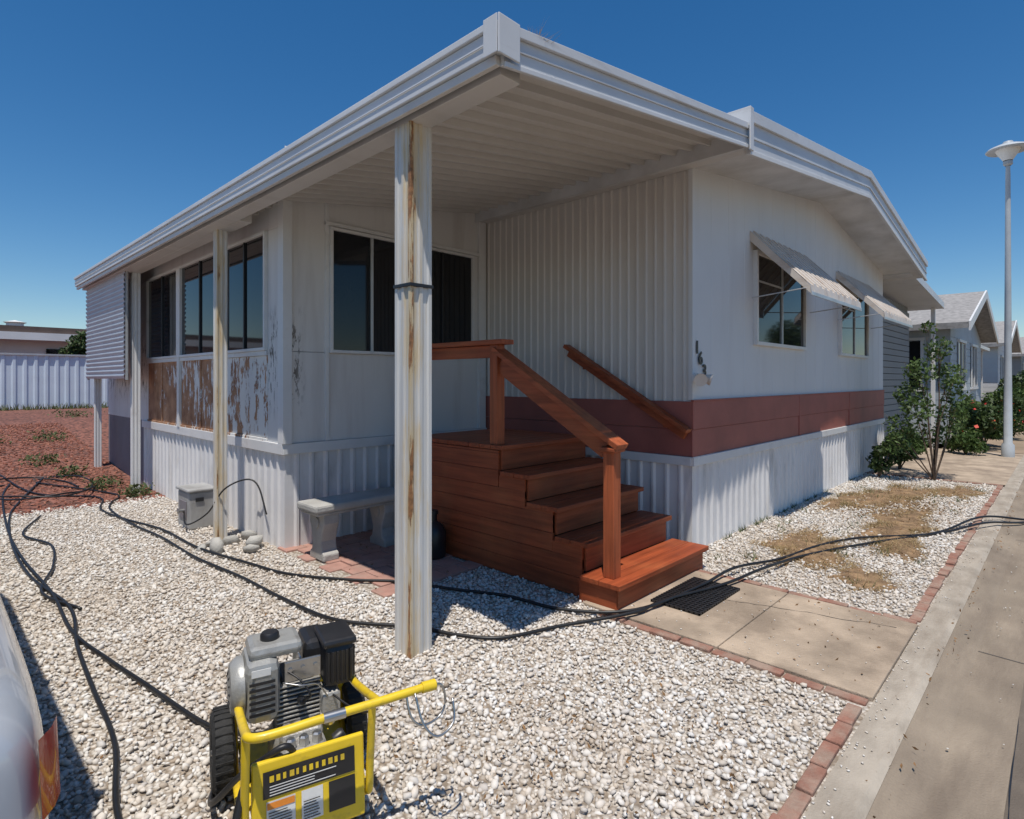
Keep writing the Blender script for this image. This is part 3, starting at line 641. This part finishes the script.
box('air_filter',(.09,-.235,.40),(.205,-.06,.565),'blackp',W,.025); box('air_filter_lid',(.083,-.243,.555),(.212,-.053,.585),'blackp',W,.012)
for i in range(6): box('filter_rib_%d'%i,(.10+i*.017,-.241,.42),(.108+i*.017,-.234,.54),'blackp',W,.001)
for i in range(5): box('filter_rib_side_%d'%i,(.204,-.21+i*.03,.42),(.211,-.20+i*.03,.54),'blackp',W,.001)
box('muffler',(.04,.03,.30),(.17,.11,.43),'steel',W,.02); box('muffler_guard',(.03,.112,.29),(.18,.118,.44),'silver',W,.002)
box('carburettor',(.08,-.24,.30),(.15,-.13,.39),'silver',W,.012); lathe('carb_bowl',[(0,0),(.025,0),(.028,.03),(.02,.045),(0,.045)],(.115,-.20,.30),(0,0,-1),'steel',W,16)
lathe('spark_plug_boot',[(0,0),(.014,0),(.016,.03),(.012,.06),(0,.062)],(.01,-.19,.37),(0,-1,.3),'blackp',W,14)
tube('plug_wire',[(.01,-.245,.39),(.03,-.28,.42),(.0,-.25,.47),(-.05,-.2,.50)],.004,'black',W,8,6)
tube('governor_rod',[(-.06,-.24,.47),(.0,-.27,.46),(.06,-.25,.44),(.10,-.24,.38)],.003,'steel',W,6,6)
box('control_plate',(-.05,-.215,.455),(.08,-.205,.53),'steel',W,.002)
for i in range(3): lathe('bolt',[(0,0),(.008,0),(.008,.006),(0,.006)],(-.03+i*.045,-.216,.50),(0,-1,0),'steel',W,6,False)
box('pump_block',(-.08,-.38,.17),(.08,-.26,.27),'silver',W,.015); lathe('pump_body',[(0,0),(.05,0),(.055,.02),(.055,.09),(.04,.12),(0,.12)],(.0,-.22,.22),(0,-1,0),'silver',W,24)
for i in range(3): lathe('pump_cap_%d'%i,[(.018,0),(.018,.03),(.012,.036),(0,.036)],(-.045+i*.045,-.32,.27),(0,0,1),'steel',W,6,False)
for i in range(3): lathe('pump_cap_front_%d'%i,[(.016,0),(.016,.02),(.01,.026),(0,.026)],(-.045+i*.045,-.38,.235),(0,-1,0),'steel',W,6,False)
lathe('unloader_knob',[(0,0),(.022,0),(.024,.03),(.018,.04),(0,.04)],(.105,-.33,.26),(1,0,.5),'blackp',W,18)
tube('outlet_pipe',[(-.06,-.34,.24),(-.12,-.38,.30),(-.20,-.42,.26),(-.25,-.47,.12),(-.32,-.5,.03),(-.42,-.42,.01)],.013,'black',W,10,6)
tube('inlet_pipe',[(-.02,-.38,.22),(-.07,-.42,.34),(-.15,-.39,.30),(-.21,-.28,.2),(-.29,-.14,.05),(-.24,.12,.01)],.011,'black',W,10,6)
lathe('hose_coupling',[(0,0),(.02,0),(.022,.02),(.018,.05),(0,.05)],(-.07,-.34,.24),(-1,-.4,.6),'steel',W,12,False)
tube('gun_hook_wire',[(.30,-.55,.485),(.31,-.575,.41),(.35,-.58,.37),(.42,-.56,.37),(.45,-.55,.41),(.44,-.54,.47),(.40,-.545,.48)],.0045,'steel',W,8,4)
tube('gun_hook_wire_2',[(.33,-.56,.48),(.345,-.60,.39),(.39,-.62,.34),(.46,-.60,.36),(.47,-.57,.43)],.0045,'steel',W,8,4)
tube('throttle_cable',[(.12,-.24,.38),(.17,-.33,.36),(.20,-.42,.38),(.22,-.52,.46)],.004,'black',W,8,6)
# ---------------------------------------------------------------- parked van (tail toward the street)
C=empty('parked_van')
cxm=-.625; yr=1.31
st=[(0,.70,.50,.98),(.03,.775,.40,1.04),(.09,.815,.32,1.07),(.25,.835,.27,1.08),(.8,.845,.24,1.08),(2.2,.85,.24,1.08),(4.2,.85,.24,1.08),(5.3,.84,.24,1.02),(5.9,.78,.28,.86),(6.05,.66,.36,.70)]
V=[];F=[];ns=32
for d,w,z0,z1 in st:
    zc=(z0+z1)/2;hz=(z1-z0)/2
    for j in range(ns):
        t=2*math.pi*j/ns; c,s=math.cos(t),math.sin(t); e=.40
        V.append((cxm+w*math.copysign(abs(c)**e,c),yr+d,zc+hz*math.copysign(abs(s)**e,s)))
for i in range(len(st)-1):
    for j in range(ns): F.append((i*ns+j,i*ns+(j+1)%ns,(i+1)*ns+(j+1)%ns,(i+1)*ns+j))
F.append(tuple(range(ns))); F.append(tuple((len(st)-1)*ns+j for j in range(ns)))
o=meshobj('body',V,F,'carpaint',C,smooth=True); sb=o.modifiers.new('s','SUBSURF'); sb.levels=1; sb.render_levels=2
def loftbox(name,r,m,bev=.05):
    V=[]
    for (x0,x1,ya,yb,z) in r: V+=[(x0,ya,z),(x1,ya,z),(x1,yb,z),(x0,yb,z)]
    F=[(0,1,2,3)]+[(4*i+j,4*i+(j+1)%4,4*i+4+(j+1)%4,4*i+4+j) for i in range(len(r)-1) for j in range(4)]+[tuple(4*(len(r)-1)+j for j in range(4))]
    return meshobj(name,V,F,m,C,bevel=bev)
loftbox('greenhouse',[(cxm-.78,cxm+.78,yr+.75,yr+4.9,1.06),(cxm-.70,cxm+.70,yr+1.0,yr+4.0,1.70)],'glass')
loftbox('roof',[(cxm-.715,cxm+.715,yr+.98,yr+4.05,1.68),(cxm-.68,cxm+.68,yr+1.1,yr+3.9,1.80)],'carpaint',.04)
for q in (1.0,2.2,3.4): 
    for sx in (-1,1): beam('pillar',(cxm+sx*.78,yr+q,1.06),(cxm+sx*.71,yr+q+.05,1.70),.06,.03,'carpaint',C)
for yy in (1.0,4.7):
    for sx in (-1,1):
        lathe('tyre',[(.2,-.1),(.29,-.11),(.325,-.08),(.325,.08),(.29,.11),(.2,.1)],(cxm+sx*.755,yr+yy,.325),(1,0,0),'tyre',C); lathe('wheel',[(0,-.09),(.2,-.1),(.2,.1),(0,.09)],(cxm+sx*.755,yr+yy,.325),(1,0,0),'alu',C)
for sx in (-1,1):
    V=[]
    for a,b in [(.785,.040),(.808,.075),(.822,.115)]: V+=[(cxm+sx*(a+.008),yr+b-.010,.80),(cxm+sx*(a+.002),yr+b-.010,.95)]
    meshobj('tail_light',V,[(2*i,2*i+2,2*i+3,2*i+1) for i in range(2)],'red',C,smooth=True)
box('bumper',(cxm-.72,yr-.06,.36),(cxm+.72,yr+.06,.54),'carpaint',C,.04); box('plate',(cxm-.16,yr-.03,.60),(cxm+.16,yr+.01,.74),'label_w',C)
# ---------------------------------------------------------------- vegetation, right bed
def tree(name,base,blobs,n,ls,m,tr=.03,stems=3):
    T=empty(name); b=Vector(base)
    for i,bl in enumerate(blobs):
        top=Vector(bl[:3]); mid=b.lerp(top,.5)+Vector((random.uniform(-.08,.08),random.uniform(-.08,.08),.05))
        tube('branch_%d'%i,[b,mid,top],tr*(.9 if i<stems else .6),'bark',T,8,5,tr*.15)
        for k in range(3):
            e=top+Vector((random.uniform(-1,1),random.uniform(-1,1),random.uniform(-.3,1)))*bl[3]; tube('twig',[mid.lerp(top,.6),e],tr*.22,'bark',T,5,1,tr*.08)
    leaves('foliage',blobpts(blobs,n),ls,m,T); return T
tree('young_shrub_tree',(11.3,1.55,0),[(11.35,1.5,2.1,.20),(11.05,1.7,1.75,.24),(11.6,1.4,1.7,.22),(11.3,1.85,1.35,.26),(11.75,1.3,1.3,.22),(10.85,1.7,1.15,.24),(11.45,1.35,1.0,.24),(11.45,1.65,2.45,.12),(11.0,1.95,.85,.24),(10.8,1.95,.6,.2),(11.75,1.6,2.0,.14),(11.2,1.3,1.55,.16),(11.5,1.6,.7,.22)],2500,.034,'leaf',.02)
def shrub(name,c,r,h,n,m,ls=.04,fl=0):
    T=empty(name); bl=[]
    for i in range(9):
        a=random.uniform(0,6.28);q=random.uniform(0,.7)*r; bl.append((c[0]+q*math.cos(a),c[1]+q*math.sin(a),random.uniform(.25,.85)*h,r*random.uniform(.28,.45)))
    for i in range(5): tube('stem_%d'%i,[(c[0],c[1],0),bl[i][:3]],.015,'bark',T,6,3,.004)
    P=blobpts(bl,n); P=P[P[:,2]>.01]; leaves('foliage',P,ls,m,T)
    if fl: Q=P[rng.integers(0,len(P),fl)]+rng.normal(size=(fl,3))*.04; leaves('blossoms',Q,ls*1.2,'flower',T,.9)
    return T
shrub('flowering_shrub',(16.9,1.45,0),.65,1.1,2600,'leafd',.045,26); shrub('flowering_shrub',(18.3,1.5,0),.7,1.2,2800,'leaf',.05,36)
shrub('green_shrub',(15.7,1.6,0),.45,.6,1500,'leaf',.04,8); shrub('green_shrub',(12.3,2.2,0),.35,.9,1100,'leafd',.04); shrub('flowering_shrub',(20.5,1.4,0),.8,1.3,3200,'leafd',.055,40); shrub('green_shrub',(26,1.3,0),1.0,1.6,3500,'leaf',.07); shrub('green_shrub',(11.0,2.25,0),.3,.6,700,'leafd',.035); shrub('green_shrub',(31,1.3,0),1.3,1.8,3500,'leafd',.08); shrub('green_shrub',(14.2,2.3,0),.35,.6,1000,'leaf',.04)
Pd=[]
for cx,cy,rx,ry in DP:
    n=int(3000*rx*ry/.2)
    t=rng.uniform(0,2*np.pi,n); r=np.sqrt(rng.random(n))*1.1*edge(t,cx)
    Pd.append(np.column_stack([cx+rx*r*np.cos(t),np.clip(cy+ry*r*np.sin(t),.84,2.45),np.full(n,.008)]))
    V=[(cx,cy,.022)];k=60
    for q,z in ((.55,.018),(.92,.003)):
        for i in range(k):
            t=2*math.pi*i/k; w=float(edge(t,cx)); V.append((cx+rx*q*w*math.cos(t),min(2.48,max(.80,cy+ry*q*w*math.sin(t))),z+random.uniform(-.002,.008)*(q<.9)))
    F=[(0,1+i,1+(i+1)%k) for i in range(k)]+[(1+i,1+k+i,1+k+(i+1)%k,1+(i+1)%k) for i in range(k)]
    meshobj('dirt_patch',V,F,'dirtpatch',smooth=True)
Pd=np.concatenate(Pd); keepn=rng.random(len(Pd))<(.35+.65*(np.sin(Pd[:,0]*7)+np.sin(Pd[:,1]*11+Pd[:,0]*3)>.1)); blades('dry_grass_patch',Pd[keepn],.035,.0035,'dry',None,1.6)
P=np.column_stack([rng.normal(8.6,.45,700),np.clip(rng.normal(1.6,.22,700),.85,2.4),np.full(700,.012)]); stones('dirt_clods',P,rng.uniform(.008,.024,700),'dirtpatch',(1,.7,.5),.3)
P=[]
for _ in range(46):
    cx,cy=random.uniform(4.8,11.2),random.uniform(.9,2.4); P.append(np.column_stack([rng.normal(cx,.04,14),rng.normal(cy,.04,14),np.zeros(14)]))
for _ in range(14):
    cx=random.uniform(5,11); P.append(np.column_stack([rng.normal(cx,.05,16),np.full(16,2.49),np.zeros(16)]))
blades('small_weeds',np.concatenate(P),.07,.005,'grass',None,.6)
P=[]
for cx,cy,s in ((1.95,10.1,.11),(2.15,9.2,.09),(1.55,12.3,.13),(1.75,11.2,.10),(1.0,14.4,.13),(1.9,14.5,.15),(.2,17,.16),(3,19,.25)):
    n=190; q=np.column_stack([rng.normal(cx,s,n),rng.normal(cy,s,n)]); P.append(np.column_stack([q,[gh(a,b) for a,b in q]+rng.uniform(0,.17,n)]))
leaves('low_weeds',np.concatenate(P),.03,'grass',None,.45)
q=np.column_stack([rng.uniform(-4,9,1600),rng.normal(24.5,.2,1600)]); blades('fence_grass',np.column_stack([q,[gh(a,b) for a,b in q]]),.22,.015,'grass',None,.4)
# ---------------------------------------------------------------- background left
fe=empty('corrugated_fence')
ribbed('sheets',(-30,25),XN,NY,50,.55,2.42,.28,.04,'fence',fe,.45,.15); box('top_rail',(-30,24.93,2.42),(20,25.03,2.48),'alu',fe)
nb=empty('flat_roof_house')
box('walls',(-8,31,.4),(7,42,3.4),'nwall',nb,0); box('roof',(-9,30,3.4),(8,43,3.75),'broof',nb,0); box('fascia',(-9.1,29.9,3.2),(8.1,29.99,3.5),'nwall',nb,0)
for i,xx in enumerate((-2,1,4)): box('window_%d'%i,(xx,30.95,1.7),(xx+1.2,30.99,2.9),'glass',nb,0)
lathe('vent',[(.3,0),(.3,.3),(.4,.35),(0,.45)],(3.2,33,3.75),(0,0,1),'nwall',nb)
tree('background_tree',(4.35,26.2,0.5),[(4.35,26.2,2.9,.4),(4.7,26.3,2.6,.4),(4.0,26.2,2.55,.3),(4.5,26.2,3.2,.25)],1500,.07,'leafd',.05)
T=empty('distant_tree_line'); P=blobpts([(random.uniform(-60,140),random.uniform(95,130),random.uniform(0,2),random.uniform(2.0,3.5)) for _ in range(60)],16000); leaves('foliage',P,.5,'leafd',T)
# ---------------------------------------------------------------- background right
def neighbour(name,x0,x1,y0,y1,zw,zr,m='nwall',roof='nroof',win=1):
    E=empty(name); xm=(x0+x1)/2
    prism('walls',[(x0,0),(x1,0),(x1,zw),(xm,zr-.12),(x0,zw)],'y',y0,y1,m,E,0)
    L=[]; z=.7
    while z<zw-.05: L.append(((x0-.02,y0-.014,z),(x1+.02,y0-.001,z+.185))); L.append(((x0-.014,y0,z),(x0-.001,y1,z+.185))); z+=.2
    boxes('lap_boards',L,m,E,0); box('skirting',(x0-.03,y0-.02,0),(x1+.03,y0-.001,.68),'trim',E,0)
    prism('roof',[(x0-.4,zw-.1),(xm,zr),(x1+.4,zw-.1),(x1+.4,zw+.05),(xm,zr+.15),(x0-.4,zw+.05)],'y',y0-.4,y1+.5,roof,E,0)
    prism('bargeboard',[(x0-.4,zw-.16),(xm,zr-.06),(x1+.4,zw-.16),(x1+.4,zw+.07),(xm,zr+.17),(x0-.4,zw+.07)],'y',y0-.45,y0-.41,'trim',E,0)
    for i in range(win):
        sx=x0+(x1-x0)*(i+.6)/(win+.4)-.5
        box('window_%d'%i,(sx,y0-.03,1.4),(sx+1.3,y0-.015,2.6),'glass',E,0); box('window_sill_%d'%i,(sx-.08,y0-.08,1.32),(sx+1.38,y0-.015,1.39),'trim',E,0); box('window_head_%d'%i,(sx-.08,y0-.08,2.61),(sx+1.38,y0-.015,2.68),'trim',E,0)
        for q in (-.07,.62,1.31): box('mullion',(sx+q,y0-.06,1.4),(sx+q+.06,y0-.031,2.6),'trim',E,0)
    for i in range(3):
        a=y0+.6+i*3; box('side_window_%d'%i,(x0-.03,a,1.4),(x0-.015,a+1.1,2.6),'glass',E,0)
        for q in (-.06,.52,1.1): box('side_frame',(x0-.06,a+q,1.38),(x0-.031,a+q+.06,2.62),'trim',E,0)
        box('side_head',(x0-.062,a-.08,2.621),(x0-.015,a+1.2,2.69),'trim',E,0); box('side_sill',(x0-.062,a-.08,1.31),(x0-.015,a+1.2,1.379),'trim',E,0)
    return E
neighbour('neighbour_house',18.0,24.8,2.15,14,2.95,4.0,'nblue','nroof',2)
neighbour('neighbour_house',32,39,2.2,16,3.1,4.2,'nwall','nroof',2)
neighbour('neighbour_house',46,53,2.1,16,3.1,4.2,'nwall2','nroof',2)
neighbour('neighbour_house',58,66,2.0,16,3.1,4.2,'nwall','nroof',2)
c2=empty('neighbour_carport'); box('roof',(25.3,2.3,2.75),(30.0,11,2.87),'gutter',c2)
for px in (25.5,29.7): box('post',(px,2.5,0),(px+.1,2.6,2.75),'trim',c2)
tree('street_tree',(48,-11,0),[(48,-11,5,1.5),(47,-10.5,4.2,1.3),(49,-11.5,4.2,1.3),(48.3,-10,3.6,1.2)],5000,.14,'leafd',.12)
sheet('planting_bed',16.62,44,.70,2.14,.012,'soil')
SL=empty('street_lamp')
lx,ly=15.8,.92
lathe('pole',[(.11,0),(.11,.25),(.075,.3),(.062,2),(.042,5.85),(.035,6.1),(0,6.1)],(lx,ly,0),(0,0,1),'post_lamp',SL,20)
lathe('collar',[(.05,0),(.08,.03),(.08,.09),(.05,.12)],(lx,ly,6.04),(0,0,1),'post_lamp',SL,20)
lathe('lens',[(.08,0),(.13,.08),(.19,.18),(.21,.22)],(lx,ly,6.15),(0,0,1),'label_w',SL,24)
lathe('shade',[(.21,.0),(.35,-.02),(.37,.0),(.33,.04),(.21,.09),(.10,.12),(.08,.17),(0,.18)],(lx,ly,6.37),(0,0,1),'post_lamp',SL,28)
# ---------------------------------------------------------------- light
w=bpy.data.worlds.new('World'); S.world=w; w.use_nodes=True; nt=w.node_tree
sk=nt.nodes.new('ShaderNodeTexSky'); sk.sky_type='NISHITA'; sk.sun_disc=False
tosun=Vector((-.25,-.20,1)).normalized(); el=math.asin(tosun.z); az=math.atan2(tosun.x,tosun.y)
sk.sun_elevation=el; sk.sun_rotation=az%(2*math.pi); sk.altitude=0; sk.air_density=1; sk.dust_density=.15; sk.ozone_density=3.5
hs=nt.nodes.new('ShaderNodeHueSaturation'); hs.inputs['Saturation'].default_value=1.32; hs.inputs['Value'].default_value=1.0
nt.links.new(sk.outputs[0],hs.inputs['Color']); nt.links.new(hs.outputs[0],nt.nodes['Background'].inputs[0]); nt.nodes['Background'].inputs[1].default_value=.105
l=bpy.data.lights.new('sun','SUN'); l.energy=4.7; l.angle=math.radians(.53); l.color=(1,.94,.86)
lo=link(bpy.data.objects.new('sun',l)); lo.rotation_euler=(-tosun).to_track_quat('-Z','Y').to_euler(); lo.location=(0,0,20)
cam=bpy.data.cameras.new('camera'); co=link(bpy.data.objects.new('camera',cam)); co.location=(0,0,1.6)
co.rotation_euler=(math.radians(90),0,-math.atan2(.721,.693)); cam.lens=36*580/1024; cam.sensor_width=36; cam.shift_y=-29.5/1024
cam.clip_start=.05; cam.clip_end=4000; S.camera=co
